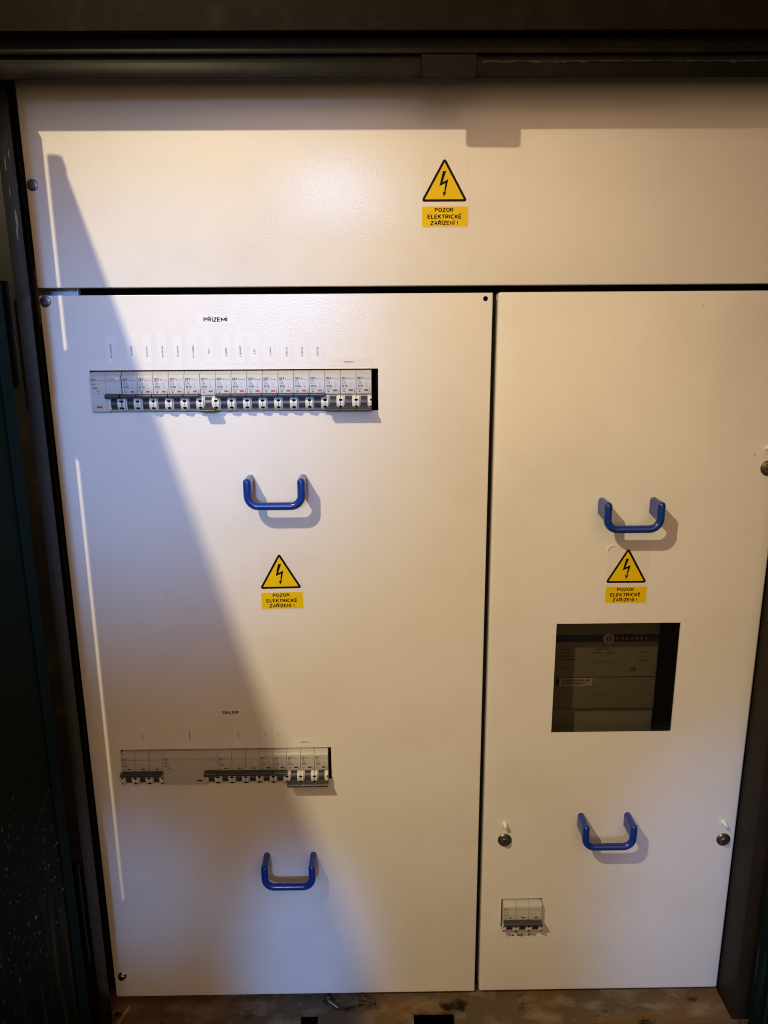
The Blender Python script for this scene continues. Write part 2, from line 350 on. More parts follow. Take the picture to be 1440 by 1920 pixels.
# blue grab handles (parts of their panel)
def handle_mesh():
    g = MB(); D = 0.026; a = 0.0307; r = 0.0046; R = 0.0125; zb = -0.0286
    pts = [(-a, -D, -0.0006), (-a, -D, zb+R)]
    for i in range(1, 9):
        t = PI + (PI/2)*i/8; pts.append((-a+R+R*math.cos(t), -D, zb+R+R*math.sin(t)))
    for i in range(0, 9):
        t = 1.5*PI + (PI/2)*i/8; pts.append((a-R+R*math.cos(t), -D, zb+R+R*math.sin(t)))
    pts.append((a, -D, -0.0006))
    # rounded arm tops
    head = [(-a, -D, -0.0006+r*math.sin(t)) for t in (1.45, 1.1, 0.7, 0.35)]; hr = [r*math.cos(t) for t in (1.45, 1.1, 0.7, 0.35)]
    tail = [(a, p[1], p[2]) for p in head[::-1]]
    g.tube(head+pts+tail, hr+[r]*len(pts)+hr[::-1], BLUE, 18)
    mt = MB()
    prof = [(r*0.94*math.cos(t), -0.0006+r*0.94*math.sin(t)) for t in [PI*i/10 for i in range(11)]]
    prof += [(-r*0.94, -0.0150), (-r*0.4, -0.0172), (r*0.4, -0.0172), (r*0.94, -0.0150)]
    mt.prism(prof, -D, 0.0015, BLUE, 'y')
    return g.mesh('handle'), mt.mesh('mount')
HM, MM = handle_mesh()
for par, x, z in ((left_p, 0.2529, -0.2344), (right_p, 0.6664, -0.2658), (left_p, 0.2503, -0.7450), (right_p, 0.6651, -0.6913)):
    h = link('handle', HM, par, (x, 0, z+0.0286)); link('mount', MM, h, (-0.0307, 0, 0)); link('mount', MM, h, (0.0307, 0, 0))

# hexagon head panel screws, dull bolts, seal pins
def hexbolt_mesh(R, hr, hh, mtl, wash=True):
    g = MB()
    if wash: g.lathe([(R, -0.0005), (R, 0.0009), (R*0.93, 0.0013), (hr*0.8, 0.0014)], (0, 0, 0), mtl, 24)
    g.prism([(hr*math.cos(PI/3*k+0.35), hr*math.sin(PI/3*k+0.35)) for k in range(6)], -hh, -0.0010, mtl, 'y', 0.0004)
    g.lathe([(hr*0.55, hh-0.0002), (hr*0.50, hh+0.0003), (hr*0.3, hh-0.0010)], (0, 0, 0), SCREW, 14)
    return g.mesh('screw')
HB = hexbolt_mesh(0.0060, 0.0046, 0.0050, ZINC)
for par, x, z in ((top_p, 0.0066, 0.1132), (left_p, 0.0068, -0.0063), (left_p, 0.0112, -0.9074)):
    link('screw', HB, par, (x, 0, z))
g = MB(); g.lathe([(0.0092, -0.0005), (0.0092, 0.0012), (0.0082, 0.0024), (0.0060, 0.0030), (0.0056, 0.0052), (0.0048, 0.0062), (0.0034, 0.0062), (0.0030, 0.0042)], (0, 0, 0), OLDBOLT, 26)
g.prism([(0.0055*math.cos(PI/3*k), 0.0055*math.sin(PI/3*k)) for k in range(6)], -0.0056, -0.0028, OLDBOLT, 'y', 0.0004)
BOLTM = g.mesh('bolt')
g = MB(); g.lathe([(0.0030, 0), (0.0026, 0.002), (0.0024, 0.0080), (0.0020, 0.0084), (0.0011, 0.0084), (0.0010, 0.004)], (0, 0, 0), CLOSURE, 14)
PINM = g.mesh('seal_pin')
for x, z, px, pz in ((0.5349, -0.6985, 0.5343, -0.6745), (0.8265, -0.7022, 0.8245, -0.6765), (0.8290, -0.2000, 0.8262, -0.1765)):
    link('bolt', BOLTM, right_p, (x, 0, z)); link('seal_pin', PINM, right_p, (px, 0, pz))
# peeled film corner beside the right warning sticker
g = MB(); g.prism([(0.6462, -0.2990), (0.6468, -0.2945), (0.6492, -0.2930), (0.6540, -0.2928), (0.6500, -0.2945), (0.6478, -0.2975)], -0.0012, 0.0, FILM, 'y'); g.build('film_scrap', right_p)
# meter window pane behind the cut-out
g = MB(); g.box(WIN[0]-0.012, WIN[1]+0.012, 0.0030, 0.0055, WIN[2]-0.012, WIN[3]+0.012, PANE); g.build('window_pane', right_p)
# small marks and scuffs on the paint
SCUFF = mat('scuff', (0.40, 0.36, 0.29), 0.5)
for par, x, z, r in ((left_p, 0.1144, -0.3481, 0.0010), (left_p, 0.1085, -0.3495, 0.0006), (left_p, 0.1250, -0.3440, 0.0006), (right_p, 0.8115, -0.1845, 0.0012), (right_p, 0.7350, -0.0150, 0.0009),
                     (right_p, 0.7210, -0.0500, 0.0007), (right_p, 0.6390, -0.0520, 0.0006), (right_p, 0.7300, -0.3680, 0.0009), (right_p, 0.7350, -0.2400, 0.0007), (right_p, 0.6400, -0.2850, 0.0007),
                     (right_p, 0.6340, -0.3680, 0.0007), (left_p, 0.3600, -0.4300, 0.0005), (top_p, 0.5900, 0.1200, 0.0005)):
    g = MB(); n = 9
    g.poly([(x+r*(0.7+0.5*random.random())*math.cos(2*PI*k/n), z+r*(0.7+0.5*random.random())*math.sin(2*PI*k/n)) for k in range(n)], -0.00012, SCUFF); g.build('paint_chip', par)

# ------------------------------------------------------------------ enclosure behind the panels
enc = thing('switchboard_enclosure', 'dark steel box behind the white cover panels, seen through the gaps', 'enclosure')
g = MB(); g.box(-0.030, 0.94, 0.200, 0.204, -1.06, 0.30, INSIDE); g.build('back_plate', enc)
g = MB(); g.box(-0.016, -0.012, 0.022, 0.200, -1.0, 0.27, INSIDE); g.build('side_plate', enc)
g = MB(); g.box(0.905, 0.909, 0.022, 0.200, -1.0, 0.27, INSIDE); g.build('side_plate', enc)
g = MB(); g.box(-0.012, 0.0362, 0.0225, 0.0245, -0.03, 0.030, GALV); g.box(0.0362, 0.0372, 0.0170, 0.0245, -0.03, 0.03, GUARD); g.build('bracket', enc)
g = MB(); g.box(0.4960, 0.5030, 0.0215, 0.0240, -0.935, -0.9005, GALV); g.box(0.5032, 0.5110, 0.0215, 0.0240, -0.935, -0.9005, INSIDE); g.build('bracket', enc)
g = MB(); g.box(0.4960, 0.5110, 0.0215, 0.0240, -0.90, 0.0, INSIDE); g.build('gap_blocker', enc)  # dark strip added behind the panel gap to block stray light
for z in (-0.105, -0.582, -0.815):
    g = MB(); g.box(-0.012, 0.905, 0.060, 0.064, z-0.0175, z+0.0175, INSIDE); g.build('mounting_rail', enc)  # dark rail colour stands in for the shade in the empty slots

# ------------------------------------------------------------------ circuit breakers
MW = 0.01752
BODY = [(0.055, -0.0016), (-0.0006, -0.0016), (-0.0020, -0.0020), (-0.0075, -0.0058), (-0.0075, -0.0274), (-0.0045, -0.0284), (-0.0042, -0.0440), (-0.0022, -0.0466), (0.055, -0.0466)]
def cheek(g, xa, xb, dy=0.0):
    prof = [(0.0, -0.0288)]
    for i in range(9):
        t = -0.5*PI + PI*i/8
        prof.append((-0.0045-(0.0078-dy)*math.cos(t)**0.8 if 0 < i < 8 else -0.0045, -0.0369-0.0083*math.sin(t)))
    prof.append((0.0, -0.0452)); g.prism(prof, xa, xb, GUARD, 'x', 0.0004)
def guards_mesh(n):
    g = MB(); W = n*MW
    for k in range(n):
        x0 = -W/2+k*MW
        cheek(g, x0+0.0002, x0+0.0036); cheek(g, x0+0.0036, x0+0.0049, 0.0022)
        cheek(g, x0+0.0128, x0+MW-0.0002)
        for sx in (x0+0.0009, x0+MW-0.0009):
            for z in (-0.0338, -0.0414):
                y = -0.0045-0.0078*max(0.05, 1-((z+0.0369)/0.0083)**2)**0.4-0.0002
                g.lathe([(0.00125, 0.0), (0.00125, 0.0001)], (sx, y, z), HOLE_SHADE, 10)
    return g.mesh('toggle_guard')
def toggle_mesh(n, on, single_bar=True):
    g = MB(); W = n*MW
    for k in range(n):
        x0 = -W/2+k*MW
        prof = [(-0.003, -0.030)] + [(-0.0040-0.0065*math.cos(t), -0.0370-0.0068*math.sin(t)) for t in [-0.5*PI+PI*i/8 for i in range(9)]] + [(-0.003, -0.0440)]
        g.prism(prof, x0+0.0052, x0+0.0125, TOGGLE, 'x')
        if on: g.prism([(-0.006, -0.0300), (-0.0150, -0.0275), (-0.0150, -0.0298), (-0.006, -0.0345)], x0+0.0052, x0+0.0125, TOGGLE, 'x')
        else: g.prism([(-0.006, -0.0385), (-0.0150, -0.0418), (-0.0150, -0.0450), (-0.006, -0.0450)], x0+0.0040, x0+0.0137, TOGGLE, 'x')
    if on: g.prism([(-0.0085, -0.0258), (-0.0155, -0.0256), (-0.0168, -0.0266), (-0.0166, -0.0294), (-0.0148, -0.0302), (-0.0085, -0.0300)], -W/2+0.0003, W/2-0.0003, TOGGLE, 'x', 0.0003)
    else:
        g.prism([(-0.0105, -0.0418), (-0.0165, -0.0424), (-0.0180, -0.0440), (-0.0174, -0.0462), (-0.0110, -0.0456)], -W/2+0.0003, W/2-0.0003, TOGGLE, 'x', 0.0003)
    return g.mesh('toggle')
YP = -0.00762
def logo(g, x, wline):
    g.text('OEZ', x+0.0036, -0.0098, 0.0060, 0.0024, YP, NAVY, True)
    g.poly([(x+0.0074, -0.0104), (x+0.0088, -0.0104), (x+0.0082, -0.0092)], YP, NAVY)
    g.rect(x+0.0086, x+wline, -0.01085, -0.01055, YP, NAVY)
    g.text('Minia', x+0.0024, -0.0122, 0.0034, 0.0010, YP, NAVY)
def print_single(rating):
    g = MB(); x = -MW/2+0.0007
    logo(g, x, 0.0152)
    g.text('LTE', x+0.0032, -0.0148, 0.0040, 0.0017, YP, GREY); g.rect(x+0.0010, x+0.0066, -0.01635, -0.0162, YP, GREY)
    g.text(rating, x+0.0042, -0.0184, 0.0060, 0.0024, YP, GREY, True)
    g.text('230/400V', x+0.0036, -0.0215, 0.0056, 0.0008, YP, GREY)
    g.rect(x+0.0014, x+0.0050, -0.0234, -0.0231, YP, GREY); g.poly([(x+0.0020, -0.0240), (x+0.0044, -0.0240), (x+0.0032, -0.0258)], YP, GREY)
    g.rect(x+0.0110, x+0.0112, -0.0150, -0.0136, YP, GREY); g.poly([(x+0.0094, -0.0152), (x+0.0097, -0.0152), (x+0.0112, -0.0172), (x+0.0109, -0.0172)], YP, GREY)
    g.rect(x+0.0110, x+0.0112, -0.0196, -0.0176, YP, GREY); g.poly([(x+0.0106, -0.0188), (x+0.0116, -0.0188), (x+0.0111, -0.0200)], YP, GREY)
    g.rect(x+0.0149, x+0.0151, -0.0262, -0.0206, YP, GREY); g.rect(x+0.0144, x+0.0147, -0.0262, -0.0236, YP, GREY)
    return g.mesh('printed_text')
def body_mesh(n, bev=0.00035):
    g = MB()
    for k in range(n):
        g.prism(BODY, -n*MW/2+k*MW+0.00012, -n*MW/2+(k+1)*MW-0.00012, BREAKER, 'x', bev)
    return g.mesh('body')
def ind_mesh(mtl):
    g = MB(); g.box(-0.0022, 0.0022, -0.0077, -0.0070, -0.00095, 0.00095, mtl); return g.mesh('indicator_window')
BODY1, GUARD1, TON1, TOFF1 = body_mesh(1), guards_mesh(1), toggle_mesh(1, True), toggle_mesh(1, False)
BODY3, GUARD3, TON3 = body_mesh(3), guards_mesh(3), toggle_mesh(3, True)
PR = {r: print_single(r) for r in ('B10', 'B16')}
IND = {k: ind_mesh(v) for k, v in (('red', RED), ('green', GREEN), ('olive', OLIVE), ('dark', DARKIND))}

def breaker(x, ztop, label, rating, on, ind, group):
    t = thing('circuit_breaker', label, 'circuit breaker', (x, 0, ztop), group)
    link('body', BODY1, t); link('toggle_guard', GUARD1, t); link('toggle', TON1 if on else TOFF1, t)
    link('indicator_window', IND[ind], t, (0.0027, 0, -0.0235)); link('printed_text', PR[rating], t)
    return t
GU, GL = 'breakers in the upper row', 'breakers in the lower row'
UZ = -0.0815
names = [('SV.KOUP', 'B10', 1, 'red', 'grey breaker under the SV.KOUP strip, touching the wide safety switch of the upper row'),
         ('SV.KANCL', 'B10', 1, 'red', 'grey breaker under the SV.KANCL strip in the upper row'),
         ('SV.SKLAD', 'B10', 1, 'red', 'grey breaker under the left one of the two SV.SKLAD strips'),
         ('SV.SKLAD', 'B10', 1, 'red', 'grey breaker under the right one of the two SV.SKLAD strips'),
         ('SV.CHODBA', 'B10', 1, 'red', 'grey breaker under the SV.CHODBA strip, left of the switched-off one'),
         ('VENT', 'B10', 0, 'green', 'switched-off breaker with a green window under the VENT strip'),
         ('Z.KOUP', 'B16', 1, 'red', 'grey breaker under the Z.KOUP strip, right of the switched-off one'),
         ('Z.LEDNICE', 'B16', 1, 'red', 'grey breaker under the Z.LEDNICE strip in the upper row'),
         ('Z.PC', 'B16', 1, 'red', 'grey breaker under the Z.PC strip in the upper row'),
         ('Z.VARNA', 'B16', 1, 'red', 'grey breaker under the Z.VARNA strip in the upper row'),
         ('Z.SKLAD', 'B16', 1, 'red', 'grey breaker under the left one of the two Z.SKLAD strips'),
         ('Z.SKLAD', 'B16', 1, 'red', 'grey breaker under the right one of the two Z.SKLAD strips'),
         ('Z.KOTEL', 'B16', 1, 'red', 'grey breaker under the Z.KOTEL strip, last switched-on one of the upper row'),
         (None, 'B16', 0, 'olive', 'switched-off breaker with olive window, leftmost of three under the upper REZERVA'),
         (None, 'B16', 0, 'olive', 'switched-off breaker with olive window, middle of three under the upper REZERVA'),
         (None, 'B16', 0, 'olive', 'switched-off breaker beside the black empty slot of the upper row')]
for i, (nm, rt_, on, ind, lab) in enumerate(names):
    breaker(0.0845+(i+0.5)*MW, UZ, lab, rt_, on, ind, GU)
LX = 0.0415
for i, (on, ind, lab) in enumerate([(1, 'dark', 'switched-on narrow breaker just right of the three-pole one, lower row'),
                                    (1, 'dark', 'switched-on narrow breaker left of the three switched-off ones, lower row'),
                                    (0, 'dark', 'switched-off breaker, leftmost of three under the lower REZERVA strip'),
                                    (0, 'dark', 'switched-off breaker, middle of three under the lower REZERVA strip'),
                                    (0, 'dark', 'switched-off breaker beside the black empty slot of the lower row')]):
    breaker(LX+(10+i+0.5)*MW, LO[3], lab, 'B16', on, ind, GL)

def three_pole(x, ztop, label, group):
    t = thing('three_pole_breaker', label, 'circuit breaker', (x, 0, ztop), group)
    link('body', BODY3, t); link('toggle_guard', GUARD3, t); link('toggle', TON3, t)
    for k in range(3): link('indicator_window', IND3, t, ((k-1)*MW+0.0010, 0, -0.0236))
    link('printed_text', PR3, t)
g = MB(); x = -1.5*MW+0.0007; logo(g, x, 0.050)
g.text('LTE', x+0.0032, -0.0150, 0.0040, 0.0017, YP, GREY); g.text('B16', x+0.0042, -0.0190, 0.0060, 0.0024, YP, GREY, True)
g.rect(x+0.0014, x+0.0050, -0.0236, -0.0233, YP, GREY); g.poly([(x+0.0020, -0.0242), (x+0.0044, -0.0242), (x+0.0032, -0.0258)], YP, GREY)
for k in (0, 1, 2): g.rect(x+k*MW+0.0135, x+k*MW+0.0137, -0.0258, -0.0215, YP, GREY)
PR3 = g.mesh('printed_text'); g = MB(); g.box(-0.0022, 0.0022, -0.0077, -0.0070, -0.0007, 0.0007, DARKIND); IND3 = g.mesh('indicator_window')
three_pole(LX+1.5*MW, LO[3], 'wide three-pole breaker at the left end of the lower row', 'three-pole breakers')
three_pole(LX+8.5*MW, LO[3], 'wide three-pole breaker in the middle of the lower row', 'three-pole breakers')
three_pole((MAIN[0]+MAIN[1])/2+0.0003, MAIN[3]-0.0006, 'three-pole main breaker alone in its small opening at the right panel foot', 'three-pole breakers')

def rcd(x, ztop, n, label, ind_off, ind_mat, group):
    """wide safety switch: flat body, one lever in the rightmost module"""
    W = n*MW; t = thing('residual_current_switch', label, 'safety switch', (x, 0, ztop), group)
    g = MB()
    flat = [(0.055, -0.0016), (-0.0006, -0.0016), (-0.0020, -0.0020), (-0.0075, -0.0058), (-0.0082, -0.0455), (-0.0050, -0.0466), (0.055, -0.0466)]
    g.prism(flat, -W/2+0.0001, W/2-MW, BREAKER, 'x', 0.00035); g.prism(BODY, W/2-MW, W/2-0.0002, BREAKER, 'x', 0.0003)
    xb = W/2-MW
    g.prism([(-0.0075, -0.0274), (-0.0082, -0.0455), (-0.004, -0.0460), (-0.004, -0.0274)], xb, xb+0.0030, BREAKER, 'x')
    o = link('body', g.mesh('body'), t)
    g = MB(); cheek(g, xb+0.0026, xb+0.0048, 0.003); cheek(g, xb+0.0128, W/2-0.0004)
    for z in (-0.0336, -0.0412): g.lathe([(0.00125, 0), (0.00125, 0.0001)], (W/2-0.0014, -0.0121, z), HOLE_SHADE, 10)
    link('toggle_guard', g.mesh('toggle_guard'), t)
    g = MB()
    prof = [(-0.003, -0.030)] + [(-0.0040-0.0065*math.cos(q), -0.0370-0.0068*math.sin(q)) for q in [-0.5*PI+PI*i/8 for i in range(9)]] + [(-0.003, -0.0440)]
    g.prism(prof, xb+0.0050, xb+0.0127, TOGGLE, 'x')
    g.prism([(-0.0085, -0.0252), (-0.0162, -0.0252), (-0.0174, -0.0264), (-0.0172, -0.0298), (-0.0150, -0.0308), (-0.0085, -0.0302)], xb+0.0008, W/2-0.0006, TOGGLE, 'x', 0.0006)
    link('toggle', g.mesh('toggle'), t)
    g = MB(); g.box(xb+0.0006, W/2-0.0010, -0.0083, -0.0072, -0.0125, -0.0068, BREAKER, 0.0003); link('test_button', g.mesh('test_button'), t)
    g = MB(); g.box(-0.0032, 0.0032, -0.0086, -0.0076, -0.0010, 0.0010, ind_mat); link('indicator_window', g.mesh('indicator_window'), t, (ind_off, 0, -0.0403))
    g = MB(); x0 = -W/2+0.0009; logo(g, x0, W-MW-0.0012); y = YP-0.0006
    g.text('LFE', x0+0.0032, -0.0150, 0.0040, 0.0017, y, GREY); g.text('25A', x0+0.0042, -0.0190, 0.0060, 0.0024, y, GREY, True)
    g.text('0.03A', x0+0.0080, -0.0222, 0.0046, 0.0011, y, GREY)
    for k in range(3): g.rect(x0+0.0024+k*0.005, x0+0.0044+k*0.005, -0.0258, -0.0251, y, GREY)
    g.rect(x0+0.003, x0+0.010, -0.0290, -0.0288, y, GREY)
    g.text('TEST', W/2-MW/2, -0.0098, 0.0052, 0.0011, -0.0084, GREY)
    link('printed_text', g.mesh('printed_text'), t)
rcd(0.0487+MW*1.01, UZ, 2, 'double-width safety switch with small red window at the left end of the upper row', -0.0085, RED, 'safety switches')
rcd(LX+5*MW, LO[3], 4, 'four-module safety switch with a long flat face in the lower row', 0.0110, DARKIND, 'safety switches')

# ------------------------------------------------------------------ paper and film labels
def strip(x0, x1, z0, z1, label, txt, tx, tz, tw, th, vertical=False, bold=False, name='label_strip', cat='label', group='printed label strips above the breakers', mtl=None):
    t = thing(name, label, cat, ((x0+x1)/2, 0, z0), group); ox, oz = (x0+x1)/2, z0
    g = MB(); g.box(x0-ox, x1-ox, -0.00018, 0.0, z0-oz, z1-oz, mtl or PAPER); g.build('film', t)
    g = MB(); g.text(txt, tx-ox, tz-oz, tw, th, -0.00024, BLACK, bold, vertical); g.build('printed_text', t)
GS = 'printed label strips above the breakers'
strip(0.1711, 0.2141, -0.0323, -0.0219, 'horizontal clear strip lettered PŘÍZEMÍ in bold at the left panel top', 'PŘÍZEMÍ', 0.1923, -0.0262, 0.0268, 0.0058, bold=True, group='floor name strips')
strip(0.1640, 0.2010, -0.5128, -0.5030, 'horizontal clear strip lettered SKLEP in bold above the lower row', 'SKLEP', 0.1825, -0.5077, 0.0207, 0.0045, bold=True, group='floor name strips')
V = [('PR.CHRÁNIČ', 0.0736, -0.0601, 0.0152, 'vertical strip lettered PR.CHRÁNIČ, leftmost above the upper row'),
     ('SV.KOUP', 0.0964, -0.0601, 0.0106, 'vertical strip lettered SV.KOUP above the upper row'), ('SV.KANCL', 0.1135, -0.0608, 0.0119, 'vertical strip lettered SV.KANCL above the upper row'),
     ('SV.SKLAD', 0.1310, -0.0613, 0.0124, 'vertical strip lettered SV.SKLAD, left one of the two'), ('SV.SKLAD', 0.1480, -0.0609, 0.0122, 'vertical strip lettered SV.SKLAD, right one of the two'),
     ('SV.CHODBA', 0.1653, -0.0614, 0.0143, 'vertical strip lettered SV.CHODBA above the upper row'), ('VENT', 0.1828, -0.0611, 0.0061, 'vertical strip lettered VENT above the switched-off breaker'),
     ('Z.KOUP', 0.2022, -0.0624, 0.0088, 'vertical strip lettered Z.KOUP above the upper row'), ('Z.LEDNICE', 0.2180, -0.0619, 0.0124, 'vertical strip lettered Z.LEDNICE above the upper row'),
     ('Z.PC', 0.2338, -0.0620, 0.0052, 'vertical strip lettered Z.PC above the upper row'), ('Z.VARNA', 0.2516, -0.0621, 0.0095, 'vertical strip lettered Z.VARNA above the upper row'),
     ('Z.SKLAD', 0.2697, -0.0621, 0.0104, 'vertical strip lettered Z.SKLAD, left one of the two'), ('Z.SKLAD', 0.2871, -0.0622, 0.0104, 'vertical strip lettered Z.SKLAD, right one of the two'),
     ('Z.KOTEL', 0.3045, -0.0622, 0.0102, 'vertical strip lettered Z.KOTEL, last vertical one above the upper row')]
for i, (txt, x, z, ln, lab) in enumerate(V):
    xx = x+0.0005*((i*37) % 5-2)/2
    strip(xx-0.0051, xx+0.0051, -0.0748, -0.0424+0.0006*((i*13) % 4-1.5), lab, txt, x, z, 0.0021, ln, True, group=GS)
strip(0.3160, 0.3660, -0.0790, -0.0700, 'horizontal clear strip lettered REZERVA above the three spare upper breakers', 'REZERVA', 0.3396, -0.0740, 0.0113, 0.0017, group=GS, mtl=FILM)
for txt, x, z, ln, lab in [('DÍLNA', 0.0689, -0.5396, 0.0086, 'short vertical strip above the left three-pole breaker of the lower row'),
                           ('PR.CHRÁNIČ', 0.1288, -0.5390, 0.0149, 'vertical strip with long lettering above the four-module safety switch'),
                           ('Z.16A', 0.1906, -0.5392, 0.0081, 'vertical strip above the middle three-pole breaker of the lower row'),
                           ('SV', 0.2252, -0.5397, 0.0030, 'vertical strip with two tiny letters above the lower row'),
                           ('ZÁS', 0.2416, -0.5396, 0.0051, 'vertical strip with three letters left of the lower REZERVA strip')]:
    strip(x-0.0060, x+0.0060, -0.5555, -0.5222, lab, txt, x, z, 0.0021, ln, True, group=GS)
strip(0.2592, 0.2952, -0.5555, -0.5452, 'horizontal strip lettered REZERVA above the three spare lower breakers', 'REZERVA', 0.2756, -0.5506, 0.0114, 0.0019, group=GS)
strip(0.5440, 0.5800, -0.8528, -0.8462, 'small strip lettered HL.JISTIČ under the main breaker', 'HL.JISTIČ', 0.5612, -0.8492, 0.0286, 0.0044, bold=True, group=None, mtl=FILM)

def warning(cx, ztop, wd, rot, label):
    """clear film with a yellow lightning triangle and a yellow plate; origin: middle of the plate's lower edge"""
    k = wd/0.0497
    t = thing('warning_sticker', label, 'warning sign', (cx, 0, ztop-0.0714*k), 'electrical warning stickers'); t.rotation_euler = (0, rot, 0)
    def Z(z): return (z-0.0688)*k
    def X(x): return (x-0.4455)*k
    g = MB(); g.box(X(0.4203), X(0.4710), -0.00015, 0.0, Z(0.0682), Z(0.1404), FILM); g.build('film', t)
    def rtri(pts, r, n=5):
        out = []; c = (sum(p[0] for p in pts)/3, sum(p[1] for p in pts)/3)
        for i, p in enumerate(pts):
            a = Vector(pts[i-1])-Vector(p); b = Vector(pts[(i+1) % 3])-Vector(p); a.normalize(); b.normalize()
            h = math.acos(max(-1, min(1, a.dot(b))))/2; bis = (a+b).normalized(); ctr = Vector(p)+bis*(r/math.sin(h))
            q1 = Vector(p)+a*(r/math.tan(h))-ctr; q2 = Vector(p)+b*(r/math.tan(h))-ctr; st = math.atan2(q1.y, q1.x); en = math.atan2(q2.y, q2.x)
            d = (en-st+PI) % (2*PI)-PI
            out += [(ctr.x+r*math.cos(st+d*j/n), ctr.y+r*math.sin(st+d*j/n)) for j in range(n+1)]
        return out
    o = [(X(0.4194), Z(0.0943)), (X(0.4699), Z(0.0943)), (X(0.44455), Z(0.1386))]
    ii = [(X(0.4237), Z(0.0968)), (X(0.4656), Z(0.0968)), (X(0.44455), Z(0.1335))]
    g = MB(); g.prism(rtri(o, 0.0021*k), -0.00022, -0.0001, SIGNBLACK, 'y'); g.build('triangle_border', t)
    g = MB(); g.prism(rtri(ii, 0.0002*k), -0.00028, -0.0002, YELLOW, 'y'); g.build('triangle_field', t)
    B = [(0.4427, 0.1249), (0.4464, 0.1249), (0.4425, 0.1138), (0.4487, 0.1170), (0.4457, 0.1035), (0.4470, 0.1043), (0.44415, 0.0990), (0.4426, 0.1047), (0.4444, 0.1036), (0.4455, 0.1128), (0.4392, 0.1100)]
    P = [(X(a), Z(b)) for a, b in B]
    g = MB(); y = -0.00033
    g.poly([P[0], P[1], P[2], P[10]], y, SIGNBLACK); g.poly([P[10], P[2], P[3], P[9]], y-0.00001, SIGNBLACK)
    g.poly([P[9], P[3], P[4], P[8]], y-0.00002, SIGNBLACK); g.poly([P[4], P[5], P[6], P[7], P[8]], y-0.00003, SIGNBLACK); g.build('lightning_bolt', t)
    g = MB(); g.box(X(0.4207), X(0.4704), -0.00028, -0.0001, Z(0.0690), Z(0.0895), YELLOW); g.build('text_plate', t)
    g = MB()
    g.text('POZOR', X(0.4445), Z(0.0860), 0.0202*k, 0.0043*k, -0.00034, SIGNBLACK, True)
    g.text('ELEKTRICKÉ', X(0.4448), Z(0.0797), 0.0364*k, 0.0055*k, -0.00034, SIGNBLACK, True)
    g.text('ZAŘÍZENÍ !', X(0.4446), Z(0.0730), 0.0302*k, 0.0058*k, -0.00034, SIGNBLACK, True); g.build('printed_text', t)
warning(0.4458, 0.1404, 0.0497, 0.0, 'yellow lightning warning sticker on the wide top panel')
warning(0.2536, -0.2964, 0.0505, -0.012, 'yellow lightning warning sticker under the upper handle of the left panel')
warning(0.6721, -0.2940, 0.0502, 0.004, 'yellow lightning warning sticker above the dark meter window')

# ------------------------------------------------------------------ electricity meter behind the pane
mt = thing('electricity_meter', 'grey electricity meter with blue band behind the dark window', 'electricity meter', (0.66, 0.045, -0.61))
def mp(x, z): return (x-0.66, z+0.61)
def mbox(g, x0, x1, y0, y1, z0, z1, m, b=0): g.box(x0-0.66, x1-0.66, y0-0.045, y1-0.045, z0+0.61, z1+0.61, m, b)
g = MB(); mbox(g, 0.565, 0.7365, 0.045, 0.12, -0.534, -0.36, METER, 0.003); g.build('case', mt)
g = MB(); mbox(g, 0.560, 0.7385, 0.052, 0.13, -0.66, -0.537, METER, 0.003); g.build('terminal_cover', mt)
g = MB(); mbox(g, 0.568, 0.7345, 0.0440, 0.0455, -0.4368, -0.4268, METERBLUE); g.build('blue_band', mt)
g = MB(); mbox(g, 0.6760, 0.7240, 0.0432, 0.0445, -0.4362, -0.4274, METERDARK); g.build('number_window', mt)
g = MB()
for i, c in enumerate('0184194'): g.text(c, 0.6800+i*0.0063-0.66, -0.4318+0.61, 0.0030, 0.0050, -0.0021, STICK)
g.build('number_wheels', mt)
g = MB(); g.lathe([(0.0073, 0.0016), (0.0073, 0.0026)], (0.6690-0.66, 0, -0.4320+0.61), STICK, 24); g.text('13', 0.6690-0.66, -0.4320+0.61, 0.0076, 0.0068, -0.0028, BLACK); g.build('number_sticker', mt)
g = MB(); mbox(g, 0.6080, 0.6520, 0.0441, 0.0448, -0.4997, -0.4880, STICK, 0.0003)
for r in range(2):
    x = 0.6110
    while x < (0.6460 if r == 0 else 0.6420):
        wv = random.uniform(0.0004, 0.0012); g.rect(x-0.66, x+wv-0.66, -0.4925-0.0042*r+0.61, -0.4895-0.0042*r+0.61, -0.0011, BLACK); x += wv+random.uniform(0.0003, 0.0008)
g.build('barcode_sticker', mt)
g = MB(); mbox(g, 0.6035, 0.6078, 0.0443, 0.0450, -0.4975, -0.4895, METERDARK); g.build('type_mark', mt)
g = MB(); mbox(g, 0.568, 0.7335, 0.0444, 0.0452, -0.4872, -0.4866, METERDARK); g.build('seam', mt)
g = MB()
def ptx(s, x, z, wd, ht): g.text(s, x-0.66, z+0.61, wd, ht, -0.0006, BLACK)
ptx('3x230/400 V', 0.6640, -0.4470, 0.020, 0.0022); ptx('10-60 A  50 Hz', 0.6640, -0.4520, 0.026, 0.0022); ptx('kWh', 0.6645, -0.4655, 0.026, 0.0018)
for i, wv in enumerate((0.012, 0.016, 0.014, 0.022)): ptx('ELEKTROMER', 0.6080+wv/2, -0.4470-i*0.0048, wv, 0.0016)
ptx('0123456', 0.6140, -0.4735, 0.020, 0.0016); ptx('CE', 0.7035, -0.4760, 0.0070, 0.0044); ptx('imp/kWh', 0.7200, -0.4520, 0.012, 0.0018); ptx('Cl. 2', 0.7215, -0.4580, 0.009, 0.0018); ptx('2004', 0.7160, -0.4640, 0.012, 0.0020)
